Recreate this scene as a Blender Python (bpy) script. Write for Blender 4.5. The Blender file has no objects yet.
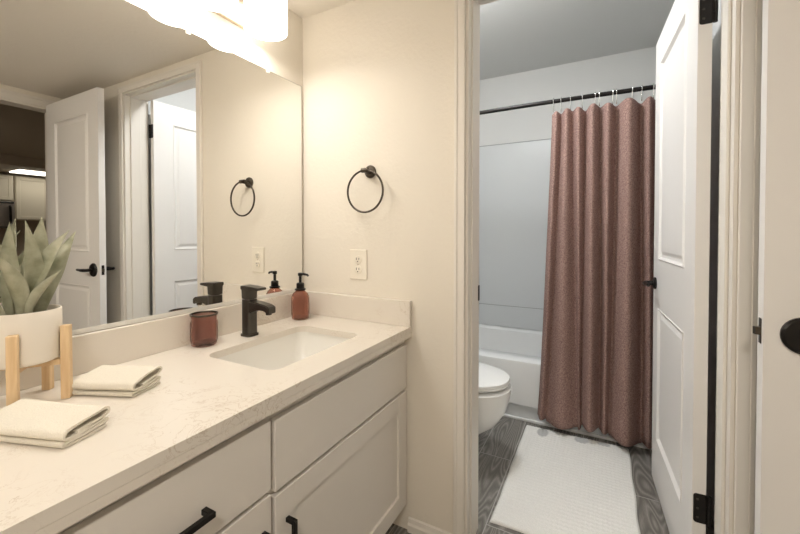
import bpy, bmesh, math, random
from mathutils import Vector, Matrix, noise
random.seed(7)
sc = bpy.context.scene
COL = sc.collection
pi = math.pi

# ------------------------------------------------------------------ camera
cam = bpy.data.cameras.new('camera'); co = bpy.data.objects.new('camera', cam); COL.objects.link(co)
CAM = Vector((1.186, 0.0, 1.165))
co.location = CAM
co.rotation_euler = (math.radians(90 - 0.923), 0, math.radians(27.964))
cam.sensor_fit = 'HORIZONTAL'; cam.sensor_width = 36.0
cam.lens = 375.78 / 800 * 36
cam.shift_y = -(267 - 238.54) / 800
cam.clip_start = 0.02; cam.clip_end = 60
sc.camera = co

# ------------------------------------------------------------------ world, exposure
w = bpy.data.worlds.new('world'); sc.world = w; w.use_nodes = True
w.node_tree.nodes['Background'].inputs[0].default_value = (0.6, 0.62, 0.65, 1)
w.node_tree.nodes['Background'].inputs[1].default_value = 0.3
sc.view_settings.view_transform = 'Standard'; sc.view_settings.look = 'None'
sc.view_settings.gamma = 1.0; sc.view_settings.use_curve_mapping = False
sc.view_settings.exposure = 0.10

SHADE_LIGHT = 3.0       # opal sides of the vanity shades
VANITY_LIGHT = 29.0     # lamps in the open bottoms of the vanity shades
TUB_LIGHT = 79.0        # flush ceiling lamp of the tub room
KITCHEN_LIGHT = 3.4     # fluorescent panel in the kitchen
LIVING_FILL = 30.0     # unseen lamp added to lift the room before the kitchen
HALL_FILL = 84.0        # unseen fill lamp added behind the camera

# ------------------------------------------------------------------ layout constants
YB = 1.30      # back wall of the vanity area
YB2 = 1.435    # its tub-room face
ZC = 0.803     # counter top
CEIL = 2.125
XR = 2.25      # right wall
YR = -1.5      # rear wall

# ------------------------------------------------------------------ materials
def srgb(r, g, b):
    def f(c):
        c /= 255.0
        return c / 12.92 if c <= 0.04045 else ((c + 0.055) / 1.055) ** 2.4
    return (f(r), f(g), f(b), 1)

class NT:
    def __init__(s, name):
        s.m = bpy.data.materials.new(name); s.m.use_nodes = True
        s.t = s.m.node_tree; s.b = s.t.nodes['Principled BSDF']
    def n(s, typ, **kw):
        nd = s.t.nodes.new(typ)
        for k, v in kw.items():
            if k.startswith('_'): setattr(nd, k[1:], v)
            else: nd.inputs[k.replace('__', ' ')].default_value = v
        return nd
    def l(s, a, b): s.t.links.new(a, b)
    def coords(s): return s.n('ShaderNodeTexCoord').outputs['Object']
    def ramp(s, src, stops):
        r = s.n('ShaderNodeValToRGB'); e = r.color_ramp.elements
        while len(e) < len(stops): e.new(0.5)
        for i, (p, c) in enumerate(stops): e[i].position = p; e[i].color = c
        s.l(src, r.inputs[0]); return r.outputs[0]
    def bump(s, src, strength, dist):
        b = s.n('ShaderNodeBump'); b.inputs['Strength'].default_value = strength; b.inputs['Distance'].default_value = dist
        s.l(src, b.inputs['Height']); s.l(b.outputs[0], s.b.inputs['Normal'])

def plain(name, col, rough=0.5, metal=0.0, bump=None, spec=0.5, var=0.0):
    t = NT(name)
    t.b.inputs['Base Color'].default_value = col
    t.b.inputs['Roughness'].default_value = rough
    t.b.inputs['Metallic'].default_value = metal
    t.b.inputs['Specular IOR Level'].default_value = spec
    c = t.coords()
    if var:
        nz = t.n('ShaderNodeTexNoise', Scale=6.0, Detail=3.0); t.l(c, nz.inputs['Vector'])
        a = tuple(x * (1 - var) for x in col[:3]) + (1,); b = tuple(min(1, x * (1 + var)) for x in col[:3]) + (1,)
        t.l(t.ramp(nz.outputs['Fac'], [(0.3, a), (0.7, b)]), t.b.inputs['Base Color'])
    if bump:
        nz = t.n('ShaderNodeTexNoise', Scale=bump[0], Detail=3.0); t.l(c, nz.inputs['Vector'])
        t.bump(nz.outputs['Fac'], bump[1], bump[2])
    return t.m

def emis(name, col, strength):
    t = NT(name)
    t.b.inputs['Base Color'].default_value = (0.85, 0.85, 0.85, 1)
    t.b.inputs['Emission Color'].default_value = col
    t.b.inputs['Emission Strength'].default_value = strength
    return t.m

M = {}
M['wall'] = plain('painted_wall', srgb(232, 224, 210), 0.62, bump=(75, 0.28, 0.004), spec=0.3)
M['ceiling'] = plain('painted_ceiling', srgb(243, 236, 225), 0.7, bump=(60, 0.25, 0.004), spec=0.2)
M['tubwall'] = plain('tub_room_paint', srgb(214, 214, 212), 0.6, bump=(75, 0.2, 0.003), spec=0.3)
M['trim'] = plain('trim_paint', srgb(232, 226, 216), 0.4, spec=0.4)
M['door'] = plain('door_paint', srgb(238, 235, 231), 0.42, spec=0.4)
M['cabinet'] = plain('cabinet_paint', srgb(226, 220, 211), 0.45, spec=0.4)
M['black'] = plain('matte_black_metal', (0.018, 0.016, 0.015, 1), 0.35, 0.6)
M['bronze'] = plain('dark_bronze_metal', (0.085, 0.071, 0.055, 1), 0.34, 0.85)
M['gunmetal'] = plain('gunmetal', (0.085, 0.078, 0.07, 1), 0.3, 0.9)
M['nickel'] = plain('satin_nickel', (0.62, 0.52, 0.40, 1), 0.35, 0.8)
M['chrome'] = plain('chrome', (0.82, 0.80, 0.77, 1), 0.12, 1.0)
M['channel'] = plain('pale_aluminium', (0.80, 0.78, 0.73, 1), 0.45, 0.3)
M['porcelain'] = plain('white_porcelain', srgb(236, 236, 233), 0.12)
M['sinkware'] = plain('white_sink_ceramic', srgb(240, 237, 230), 0.15)
M['acrylic'] = plain('white_tub_enamel', srgb(228, 229, 228), 0.18)
M['surround'] = plain('tub_surround_panel', srgb(204, 207, 208), 0.3)
M['seam'] = plain('surround_seam', srgb(140, 142, 142), 0.5)
M['plastic'] = plain('white_plastic', srgb(236, 228, 212), 0.35)
M['slot'] = plain('dark_slot', (0.02, 0.02, 0.02, 1), 0.6)
M['clearclip'] = plain('pale_plastic_clip', srgb(240, 235, 225), 0.2)
M['pot'] = plain('matte_white_ceramic', srgb(236, 228, 215), 0.5, var=0.02)
M['soil'] = plain('dark_soil', (0.05, 0.035, 0.025, 1), 0.9, bump=(120, 0.8, 0.01))
M['ring'] = plain('steel_curtain_ring', (0.55, 0.55, 0.54, 1), 0.25, 1.0)
M['kitchen'] = plain('kitchen_cabinet_paint', srgb(226, 218, 200), 0.5)
M['appliance'] = plain('stainless_appliance', (0.42, 0.38, 0.35, 1), 0.4, 0.7)
M['hallpaint'] = plain('hall_paint', srgb(190, 178, 162), 0.7)
VCOL = (1.0, 0.955, 0.885, 1)
M['shade'] = emis('opal_glass_shade', VCOL, SHADE_LIGHT)
M['bulb'] = emis('lamp_diffuser', VCOL, VANITY_LIGHT)
M['tublamp'] = emis('flush_lamp_glass', (0.96, 0.99, 1.02, 1), TUB_LIGHT)
M['hallfill'] = emis('hall_fill_glow', (1.0, 0.945, 0.88, 1), HALL_FILL)
M['livingfill'] = emis('living_fill_glow', (1.0, 0.88, 0.72, 1), LIVING_FILL)
M['panel'] = emis('fluorescent_panel', (1.0, 0.93, 0.80, 1), KITCHEN_LIGHT)

t = NT('mirror_glass'); t.b.inputs['Base Color'].default_value = (0.90, 0.90, 0.885, 1)
t.b.inputs['Metallic'].default_value = 1; t.b.inputs['Roughness'].default_value = 0.0; M['mirror'] = t.m

def glass(name, col, rough):
    t = NT(name)
    t.b.inputs['Base Color'].default_value = col; t.b.inputs['Roughness'].default_value = rough
    t.b.inputs['Transmission Weight'].default_value = 0.93; t.b.inputs['IOR'].default_value = 1.3
    return t.m
M['amber'] = glass('amber_glass', (0.74, 0.46, 0.37, 1), 0.06)
M['smoke'] = glass('rose_brown_glass', (0.68, 0.44, 0.38, 1), 0.08)

# quartz: pale ground, tan flecks and thin veins
t = NT('quartz'); c = t.coords()
n1 = t.n('ShaderNodeTexNoise', Scale=16.0, Detail=6.0, Roughness=0.62, Distortion=1.6); t.l(c, n1.inputs['Vector'])
n2 = t.n('ShaderNodeTexNoise', Scale=5.5, Detail=4.0); t.l(c, n2.inputs['Vector'])
base, vein = srgb(227, 219, 207), srgb(186, 167, 144)
r1 = t.ramp(n1.outputs['Fac'], [(0.482, (0, 0, 0, 1)), (0.50, (1, 1, 1, 1)), (0.518, (0, 0, 0, 1))])
r2 = t.ramp(n2.outputs['Fac'], [(0.50, (0, 0, 0, 1)), (0.66, (0.75, 0.75, 0.75, 1))])
mm = t.n('ShaderNodeMath', _operation='MULTIPLY'); t.l(r1, mm.inputs[0]); t.l(r2, mm.inputs[1])
mx = t.n('ShaderNodeMix', _data_type='RGBA'); mx.inputs[6].default_value = base; mx.inputs[7].default_value = vein
t.l(mm.outputs[0], mx.inputs[0]); t.l(mx.outputs[2], t.b.inputs['Base Color'])
t.b.inputs['Roughness'].default_value = 0.28; M['quartz'] = t.m

# dark wood-look plank tile
t = NT('plank_tile'); c = t.coords()
sp = t.n('ShaderNodeSeparateXYZ'); t.l(c, sp.inputs[0])
cb = t.n('ShaderNodeCombineXYZ'); t.l(sp.outputs[1], cb.inputs[0]); t.l(sp.outputs[0], cb.inputs[1])
mp = t.n('ShaderNodeMapping'); mp.inputs['Location'].default_value = (-0.045, 0.165, 0); t.l(cb.outputs[0], mp.inputs[0])
bk = t.n('ShaderNodeTexBrick', Scale=1.0); t.l(mp.outputs[0], bk.inputs['Vector'])
bk.inputs['Brick Width'].default_value = 0.95; bk.inputs['Row Height'].default_value = 0.16
bk.inputs['Mortar Size'].default_value = 0.0022; bk.inputs['Mortar Smooth'].default_value = 0.1
bk.inputs['Color1'].default_value = (0.0, 0, 0, 1); bk.inputs['Color2'].default_value = (1, 1, 1, 1); bk.inputs['Mortar'].default_value = (0.5, 0.5, 0.5, 1)
m2 = t.n('ShaderNodeMapping'); m2.inputs['Scale'].default_value = (1.5, 9.0, 1.0); t.l(mp.outputs[0], m2.inputs[0])
off = t.n('ShaderNodeVectorMath', _operation='ADD'); t.l(m2.outputs[0], off.inputs[0])
sc2 = t.n('ShaderNodeVectorMath', _operation='SCALE'); sc2.inputs['Scale'].default_value = 3.7; t.l(bk.outputs['Color'], sc2.inputs[0]); t.l(sc2.outputs[0], off.inputs[1])
nz = t.n('ShaderNodeTexNoise', Scale=0.8, Detail=2.0, Distortion=0.5); t.l(off.outputs[0], nz.inputs['Vector'])
ms = t.n('ShaderNodeMath', _operation='MULTIPLY'); ms.inputs[1].default_value = 26.0; t.l(nz.outputs['Fac'], ms.inputs[0])
fr = t.n('ShaderNodeMath', _operation='PINGPONG'); fr.inputs[1].default_value = 0.5; t.l(ms.outputs[0], fr.inputs[0])
nf = t.n('ShaderNodeTexNoise', Scale=40.0, Detail=3.0); m3 = t.n('ShaderNodeMapping'); m3.inputs['Scale'].default_value = (1.0, 8.0, 1); t.l(mp.outputs[0], m3.inputs[0]); t.l(m3.outputs[0], nf.inputs['Vector'])
ad = t.n('ShaderNodeMath', _operation='MULTIPLY_ADD'); ad.inputs[1].default_value = 0.45; t.l(nf.outputs['Fac'], ad.inputs[0]); t.l(fr.outputs[0], ad.inputs[2])
wood = t.ramp(ad.outputs[0], [(0.22, srgb(100, 96, 91)), (0.45, srgb(117, 113, 107)), (0.74, srgb(148, 144, 137))])
mx = t.n('ShaderNodeMix', _data_type='RGBA'); mx.inputs[7].default_value = srgb(172, 169, 163)
t.l(bk.outputs['Fac'], mx.inputs[0]); t.l(wood, mx.inputs[6]); t.l(mx.outputs[2], t.b.inputs['Base Color'])
t.b.inputs['Roughness'].default_value = 0.42; M['floor'] = t.m

# curtain linen
t = NT('rose_linen'); c = t.coords()
m1 = t.n('ShaderNodeMapping'); m1.inputs['Scale'].default_value = (190, 190, 150); t.l(c, m1.inputs[0])
n1 = t.n('ShaderNodeTexNoise', Scale=1.0, Detail=2.0); t.l(m1.outputs[0], n1.inputs['Vector'])
t.l(t.ramp(n1.outputs['Fac'], [(0.3, srgb(122, 95, 88)), (0.7, srgb(171, 143, 134))]), t.b.inputs['Base Color'])
t.b.inputs['Roughness'].default_value = 0.85; t.b.inputs['Specular IOR Level'].default_value = 0.1
t.bump(n1.outputs['Fac'], 0.3, 0.002); M['curtain'] = t.m

# towels
def cloth(name, col, scale, dark=0.92):
    t = NT(name); c = t.coords()
    n1 = t.n('ShaderNodeTexNoise', Scale=scale, Detail=2.0); t.l(c, n1.inputs['Vector'])
    d = tuple(x * dark for x in col[:3]) + (1,)
    t.l(t.ramp(n1.outputs['Fac'], [(0.3, d), (0.7, col)]), t.b.inputs['Base Color'])
    t.b.inputs['Roughness'].default_value = 0.95; t.b.inputs['Specular IOR Level'].default_value = 0.05
    t.bump(n1.outputs['Fac'], 0.6, 0.002)
    return t
M['towel'] = cloth('cream_terry', srgb(232, 225, 210), 420).m

# bath mat: white pile in rows, with three grey spots near the tub
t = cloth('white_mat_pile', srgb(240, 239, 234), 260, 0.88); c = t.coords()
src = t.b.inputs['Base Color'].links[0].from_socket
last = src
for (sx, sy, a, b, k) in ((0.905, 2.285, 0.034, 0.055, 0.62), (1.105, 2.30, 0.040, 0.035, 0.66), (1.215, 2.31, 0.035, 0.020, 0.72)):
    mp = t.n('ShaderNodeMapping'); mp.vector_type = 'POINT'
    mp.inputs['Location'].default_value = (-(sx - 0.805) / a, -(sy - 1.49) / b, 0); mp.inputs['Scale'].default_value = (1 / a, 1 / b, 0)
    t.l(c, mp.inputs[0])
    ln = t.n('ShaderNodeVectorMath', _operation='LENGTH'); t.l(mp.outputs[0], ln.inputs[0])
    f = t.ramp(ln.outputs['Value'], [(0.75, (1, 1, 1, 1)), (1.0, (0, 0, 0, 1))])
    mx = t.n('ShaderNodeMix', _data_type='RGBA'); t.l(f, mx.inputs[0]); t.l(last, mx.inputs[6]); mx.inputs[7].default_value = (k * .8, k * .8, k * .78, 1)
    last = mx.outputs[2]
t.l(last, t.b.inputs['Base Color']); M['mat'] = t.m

# pale wood of the plant stand
t = NT('pale_beech'); c = t.coords()
m1 = t.n('ShaderNodeMapping'); m1.inputs['Scale'].default_value = (60, 60, 6); t.l(c, m1.inputs[0])
n1 = t.n('ShaderNodeTexNoise', Scale=1.5, Detail=3.0); t.l(m1.outputs[0], n1.inputs['Vector'])
t.l(t.ramp(n1.outputs['Fac'], [(0.3, srgb(216, 182, 138)), (0.7, srgb(238, 210, 168))]), t.b.inputs['Base Color'])
t.b.inputs['Roughness'].default_value = 0.5; M['beech'] = t.m

# agave leaf
t = NT('agave_leaf'); c = t.coords()
n1 = t.n('ShaderNodeTexNoise', Scale=30.0, Detail=4.0); t.l(c, n1.inputs['Vector'])
t.l(t.ramp(n1.outputs['Fac'], [(0.3, srgb(138, 140, 114)), (0.7, srgb(186, 184, 160))]), t.b.inputs['Base Color'])
t.b.inputs['Roughness'].default_value = 0.45; M['leaf'] = t.m

# ------------------------------------------------------------------ mesh helpers
def bm_new(): return bmesh.new()

def box(bm, x0, x1, y0, y1, z0, z1, bev=0.0, seg=2, mat=None):
    tmp = bmesh.new()
    bmesh.ops.create_cube(tmp, size=1.0)
    for v in tmp.verts:
        v.co = Vector(((x0 + x1) / 2 + v.co.x * (x1 - x0), (y0 + y1) / 2 + v.co.y * (y1 - y0), (z0 + z1) / 2 + v.co.z * (z1 - z0)))
    if bev > 0:
        bmesh.ops.bevel(tmp, geom=tmp.edges[:], offset=bev, segments=seg, affect='EDGES', profile=0.5)
    merge(bm, tmp, mat)

def merge(bm, tmp, mat=None):
    if mat is not None: bmesh.ops.transform(tmp, matrix=mat, verts=tmp.verts)
    me = bpy.data.meshes.new('tmp'); tmp.to_mesh(me); tmp.free(); bm.from_mesh(me); bpy.data.meshes.remove(me)

def frame(d):
    d = Vector(d).normalized(); a = Vector((0, 0, 1)) if abs(d.z) < 0.9 else Vector((1, 0, 0))
    u = d.cross(a).normalized(); return u, d.cross(u).normalized()

def tube(bm, pts, r, seg=10, closed=False, caps=True):
    pts = [Vector(p) for p in pts]; n = len(pts)
    rr = r if isinstance(r, (list, tuple)) else [r] * n
    rings = []; u = None
    for i, p in enumerate(pts):
        a = pts[(i - 1) % n] if (closed or i > 0) else p
        b = pts[(i + 1) % n] if (closed or i < n - 1) else p
        d = (b - a).normalized()
        if u is None: u, _ = frame(d)
        u = (u - d * u.dot(d)).normalized(); v = d.cross(u)
        rings.append([bm.verts.new(p + (u * math.cos(2 * pi * k / seg) + v * math.sin(2 * pi * k / seg)) * rr[i]) for k in range(seg)])
    for i in range(n if closed else n - 1):
        A, B = rings[i], rings[(i + 1) % n]
        for k in range(seg): bm.faces.new((A[k], A[(k + 1) % seg], B[(k + 1) % seg], B[k]))
    if caps and not closed:
        bm.faces.new(rings[0][::-1]); bm.faces.new(rings[-1])

def lathe(bm, prof, c=(0, 0, 0), seg=32, axis='z', cap0=True, cap1=True, ribs=None, close=False):
    c = Vector(c); rings = []
    for j, (r, h) in enumerate(prof):
        ring = []
        for k in range(seg):
            a = 2 * pi * k / seg; q = r
            if ribs and ribs[2] <= j <= ribs[3]: q = r * (1 + ribs[1] * math.cos(ribs[0] * a))
            x, y = q * math.cos(a), q * math.sin(a)
            p = {'z': Vector((x, y, h)), 'y': Vector((x, h, -y)), 'x': Vector((h, x, y))}[axis]
            ring.append(bm.verts.new(c + p))
        rings.append(ring)
    m = len(rings)
    for j in range(m if close else m - 1):
        A, B = rings[j], rings[(j + 1) % m]
        for k in range(seg): bm.faces.new((A[k], A[(k + 1) % seg], B[(k + 1) % seg], B[k]))
    if not close:
        if cap0: bm.faces.new(rings[0][::-1])
        if cap1: bm.faces.new(rings[-1])

def extrude_poly(bm, pts2, axis, a, b):
    """pts2 in the plane normal to axis ('x': (y,z), 'y': (x,z), 'z': (x,y))"""
    def P(p, h): return {'x': (h, p[0], p[1]), 'y': (p[0], h, p[1]), 'z': (p[0], p[1], h)}[axis]
    A = [bm.verts.new(P(p, a)) for p in pts2]; B = [bm.verts.new(P(p, b)) for p in pts2]
    n = len(pts2)
    for i in range(n): bm.faces.new((A[i], A[(i + 1) % n], B[(i + 1) % n], B[i]))
    bm.faces.new(A[::-1]); bm.faces.new(B)

def loft(bm, secs, cap0=True, cap1=True):
    R = [[bm.verts.new(p) for p in s] for s in secs]; n = len(R[0])
    for A, B in zip(R, R[1:]):
        for k in range(n): bm.faces.new((A[k], A[(k + 1) % n], B[(k + 1) % n], B[k]))
    if cap0: bm.faces.new(R[0][::-1])
    if cap1: bm.faces.new(R[-1])

def rrect(x0, x1, y0, y1, r, n=6):
    out = []
    for cx, cy, a0 in ((x1 - r, y1 - r, 0), (x0 + r, y1 - r, 90), (x0 + r, y0 + r, 180), (x1 - r, y0 + r, 270)):
        for i in range(n + 1):
            a = math.radians(a0 + 90 * i / n); out.append((cx + r * math.cos(a), cy + r * math.sin(a)))
    return out

ORIG = {}
def obj(name, bm, mat, parent=None, loc=None, smooth=False, angle=35):
    bmesh.ops.recalc_face_normals(bm, faces=bm.faces[:])
    root = parent
    o_loc = ORIG[parent.name] if parent else Vector(loc or (0, 0, 0))
    for v in bm.verts: v.co -= o_loc
    me = bpy.data.meshes.new(name); bm.to_mesh(me); bm.free()
    if smooth:
        me.polygons.foreach_set('use_smooth', [True] * len(me.polygons))
        try: me.set_sharp_from_angle(angle=math.radians(angle))
        except Exception: pass
    if mat: me.materials.append(mat)
    o = bpy.data.objects.new(name, me); COL.objects.link(o)
    if parent: o.parent = parent
    else: o.location = o_loc
    ORIG[o.name] = o_loc
    return o

def tag(o, label=None, cat=None, group=None, kind=None):
    if label: o['label'] = label
    if cat: o['category'] = cat
    if group: o['group'] = group
    if kind: o['kind'] = kind
    return o

def thing(name, label, cat, loc, group=None, kind=None):
    o = bpy.data.objects.new(name, None); COL.objects.link(o); o.location = loc; o.empty_display_size = 0.05
    ORIG[o.name] = Vector(loc)
    return tag(o, label, cat, group, kind)

def struct(name, bm, mat, label, cat, parent=None, smooth=False):
    return tag(obj(name, bm, mat, parent, smooth=smooth), label, cat, kind='structure')

def dup(root, delta, label):
    """copy of a thing with copies of its parts and their sub-parts"""
    def rec(o, parent):
        c = o.copy(); COL.objects.link(c)
        if parent: c.parent = parent
        for ch in [x for x in COL.objects if x.parent == o]: rec(ch, c)
        return c
    r = rec(root, None); r.location = root.location + Vector(delta); r['label'] = label
    return r

# ================================================================== STRUCTURE
bm = bm_new(); box(bm, -0.1, 2.35, YR - .1, 3.3, -0.06, 0.0)
struct('floor', bm, M['floor'], 'dark grey wood-look plank tile floor with pale grout lines', 'floor')
bm = bm_new(); box(bm, -0.1, 0.0, YR - .1, YB2, 0, 2.5)
struct('wall_left', bm, M['wall'], 'cream wall behind the vanity mirror and light bar', 'wall')
OX0, OX1, OZ = 0.766, 1.505, 2.045      # doorway into the tub room
bm = bm_new()
box(bm, 0.0, OX0, YB, YB2, 0, 2.5); box(bm, OX1, XR, YB, YB2, 0, 2.5); box(bm, OX0, OX1, YB, YB2, OZ, 2.5)
struct('wall_back', bm, M['wall'], 'cream textured wall holding the black towel ring', 'wall')
DY0, DY1, DZ = 0.46, 1.208, 2.03       # entry doorway in the right wall
bm = bm_new()
box(bm, XR, XR + .11, YR - .1, DY0, 0, 2.5); box(bm, XR, XR + .11, DY1, YB2, 0, 2.5); box(bm, XR, XR + .11, DY0, DY1, DZ, 2.5)
struct('wall_right', bm, M['wall'], 'shaded cream wall around the entry doorway', 'wall')
bm = bm_new(); box(bm, -0.1, XR + .11, YR - .1, YR, 0, 2.5)
struct('wall_rear', bm, M['wall'], 'cream wall at the rear of the vanity room', 'wall')
bm = bm_new(); box(bm, -0.1, XR + .11, YR - .1, YB + .02, CEIL, CEIL + .08)
struct('ceiling', bm, M['ceiling'], 'low cream ceiling over the vanity area', 'ceiling')
# tub room
TL, TR, TF = 0.04, 1.60, 3.20
bm = bm_new(); box(bm, TL - .1, TL, YB2, TF + .1, 0, 2.55)
struct('wall_tub_left', bm, M['tubwall'], 'pale grey tub room wall behind the toilet', 'wall')
bm = bm_new(); box(bm, TL - .1, TR + .1, TF, TF + .1, 0, 2.55)
struct('wall_tub_far', bm, M['tubwall'], 'pale grey painted wall above the tub surround', 'wall')
bm = bm_new(); box(bm, TR, TR + .1, YB2, TF + .1, 0, 2.55)
struct('wall_tub_right', bm, M['tubwall'], 'pale grey tub room wall behind the open panelled door', 'wall')
bm = bm_new(); box(bm, TL - .1, TR + .1, YB2 - .08, TF + .1, 2.475, 2.55)
struct('ceiling_tub', bm, M['tubwall'], 'pale grey ceiling of the tub room', 'ceiling')

# casings: stepped boards (outer back band thicker than the inner face)
CW = 0.042
def casing_y(bm, x0, x1, ztop, y, s):     # doorway in a y = const wall; s = -1 front face
    for (a, b, t) in ((0.004, CW, 0.013), (CW - .011, CW + .0012, 0.0155)):
        ys = sorted((y, y + s * t))
        box(bm, x0 - b, x0 - a, ys[0], ys[1], 0, ztop + b, 0.002, 1)
        box(bm, x1 + a, x1 + b, ys[0], ys[1], 0, ztop + b, 0.002, 1)
        box(bm, x0 - a, x1 + a, ys[0], ys[1], ztop + a, ztop + b, 0.002, 1)
bm = bm_new(); casing_y(bm, OX0, OX1, OZ, YB, -1); casing_y(bm, OX0, OX1, OZ, YB2, 1)
# jamb lining with door stop
J = 0.006
box(bm, OX0 - .002, OX0 + J, YB - .002, YB2 + .002, 0, OZ); box(bm, OX1 - J, OX1 + .002, YB - .002, YB2 + .002, 0, OZ); box(bm, OX0, OX1, YB - .002, YB2 + .002, OZ - J, OZ + .002)
box(bm, OX0 + J, OX0 + J + .006, YB + .03, YB2 - .045, 0, OZ - J, .002, 1); box(bm, OX1 - J - .009, OX1 - J, YB + .03, YB2 - .045, 0, OZ - J, .002, 1)
box(bm, OX0 + J, OX1 - J, YB + .03, YB2 - .045, OZ - J - .009, OZ - J, .002, 1)
tr1 = struct('trim_1', bm, M['trim'], 'cream painted casing around the tub room doorway', 'door trim')
bm = bm_new(); box(bm, OX0 + J, OX0 + J + .0025, YB2 - .012, YB2 + .004, 0.90, 0.96, .001, 1)
obj('strike_plate', bm, M['black'], tr1)
bm = bm_new()
for (a, b, tk) in ((0.004, 0.06, 0.010), (0.046, 0.0612, 0.016)):
    box(bm, XR - tk, XR, DY0 - b, DY0 - a, 0, DZ + b, .002, 1); box(bm, XR - tk, XR, DY1 + a, DY1 + b, 0, DZ + b, .002, 1)
    box(bm, XR - tk, XR, DY0 - a, DY1 + a, DZ + a, DZ + b, .002, 1)
box(bm, XR - .002, XR + .112, DY0 - .002, DY0 + J, 0, DZ); box(bm, XR - .002, XR + .112, DY1 - J, DY1 + .002, 0, DZ); box(bm, XR - .002, XR + .112, DY0, DY1, DZ - J, DZ + .002)
struct('trim_2', bm, M['trim'], 'cream painted casing around the entry doorway seen in the mirror', 'door trim')
# baseboards
bm = bm_new()
prof = [(YB, 0), (YB - .012, 0), (YB - .012, .028), (YB - .008, .036), (YB - .006, .050), (YB, .054)]
extrude_poly(bm, prof, 'x', 0.535, OX0 - CW); extrude_poly(bm, prof, 'x', OX1 + CW, XR)
struct('baseboard_back', bm, M['trim'], 'cream baseboard below the towel ring wall', 'baseboard')
# kitchen and hall beyond the entry doorway
KX, HX = 8.95, 7.55
bm = bm_new(); box(bm, 2.352, KX + .1, -1.0, 6.0, -0.06, -0.002)
struct('floor_kitchen', bm, M['hallpaint'], 'floor of the room beyond the entry doorway', 'floor')
bm = bm_new(); box(bm, KX, KX + .1, -1.0, 6.0, 0, 2.6)
struct('wall_kitchen', bm, M['hallpaint'], 'olive beige kitchen wall behind the cabinets', 'wall')
bm = bm_new(); box(bm, 2.36, KX, 6.0, 6.1, 0, 2.6); box(bm, 2.36, KX, -1.1, -1.0, 0, 2.6); box(bm, 2.36, 2.37, 1.45, 6.0, 0, 2.6)
struct('wall_hall', bm, M['hallpaint'], 'walls of the dim room beyond the entry doorway', 'wall')
bm = bm_new(); box(bm, 2.361, HX, -1.0, 6.0, 2.46, 2.54)
struct('ceiling_hall', bm, M['hallpaint'], 'dim ceiling of the room before the kitchen', 'ceiling')
bm = bm_new(); box(bm, HX, KX, -1.0, 6.0, 2.30, 2.54)
struct('ceiling_kitchen', bm, M['hallpaint'], 'lowered kitchen ceiling with its front drop', 'ceiling')

# ------------------------------------------------------------------ panelled doors
def door_slab(W, H, T, panels):
    """slab in local coordinates: x 0..W from hinge to free edge, y -T..0, z 0..H; moulded panels on both faces"""
    bm = bm_new()
    xs = sorted({0, W} | {p[0] for p in panels} | {p[1] for p in panels}); zs = sorted({0, H} | {p[2] for p in panels} | {p[3] for p in panels})
    for y, s in ((0.0, 1), (-T, -1)):
        g = {(i, j): bm.verts.new((x, y, z)) for i, x in enumerate(xs) for j, z in enumerate(zs)}
        pf = []
        for i in range(len(xs) - 1):
            for j in range(len(zs) - 1):
                f = bm.faces.new((g[i, j], g[i + 1, j], g[i + 1, j + 1], g[i, j + 1]))
                if any(p[0] <= xs[i] and xs[i + 1] <= p[1] and p[2] <= zs[j] and zs[j + 1] <= p[3] for p in panels): pf.append(f)
        for f in pf:
            for (th, dp) in ((0.006, 0.004), (0.010, -0.011), (0.010, -0.001), (0.016, 0.007)):
                bmesh.ops.inset_region(bm, faces=[f], thickness=th, use_even_offset=True)
                for v in f.verts: v.co.y += s * dp
        side = [g[i, 0] for i in range(len(xs))] + [g[len(xs) - 1, j] for j in range(1, len(zs))] + [g[i, len(zs) - 1] for i in range(len(xs) - 2, -1, -1)] + [g[0, j] for j in range(len(zs) - 2, 0, -1)]
        if s == 1: loop1 = side
        else: loop2 = side
    n = len(loop1)
    for i in range(n): bm.faces.new((loop1[i], loop1[(i + 1) % n], loop2[(i + 1) % n], loop2[i]))
    return bm

def place(bm, mat): bmesh.ops.transform(bm, matrix=mat, verts=bm.verts); return bm

def lever_bm(side, T, x, z, inward=-1, L=0.095, out=0.05, RR=0.033):
    """rosette and lever on one face; inward -1: lever points to the hinge"""
    y0 = 0.0 if side > 0 else -T; s = 1 if side > 0 else -1
    a = bm_new()
    lathe(a, [(RR, 0.0), (RR, 0.006), (RR - .005, 0.011), (0.012, 0.012)], (0, 0, 0), 28, 'y')
    if s < 0:
        for v in a.verts: v.co.y = -v.co.y
    place(a, Matrix.Translation((x, y0, z)))
    b = bm_new()
    e = out - .011
    tube(b, [(x, y0 + s * .010, z), (x, y0 + s * e * .6, z), (x + inward * .004, y0 + s * (e * .9), z), (x + inward * .016, y0 + s * e, z), (x + inward * .05, y0 + s * e, z - .001), (x + inward * L, y0 + s * e * .97, z + .001)],
         [.011, .010, .010, .0105, .0095, .0075], 14)
    return a, b

def hinge_bm(T, z):
    a = bm_new()
    extrude_poly(a, rrect(-T + .003, .004, z - .045, z + .045, .008, 4), 'x', -.0022, 0.0)
    for k in range(3): lathe(a, [(.0065, z - .045 + .03 * k + .0008), (.0065, z - .045 + .03 * (k + 1) - .0008)], (-.003, .006, 0), 12)
    box(a, -.010, -.003, .0045, .0085, z - .045, z + .045)
    sc_ = bm_new()
    for dz in (-.028, 0, .028): lathe(sc_, [(.0035, -.0034), (.0035, -.0020)], (0, -T * .62, z + dz), 10, 'x')
    return a, sc_

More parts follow.
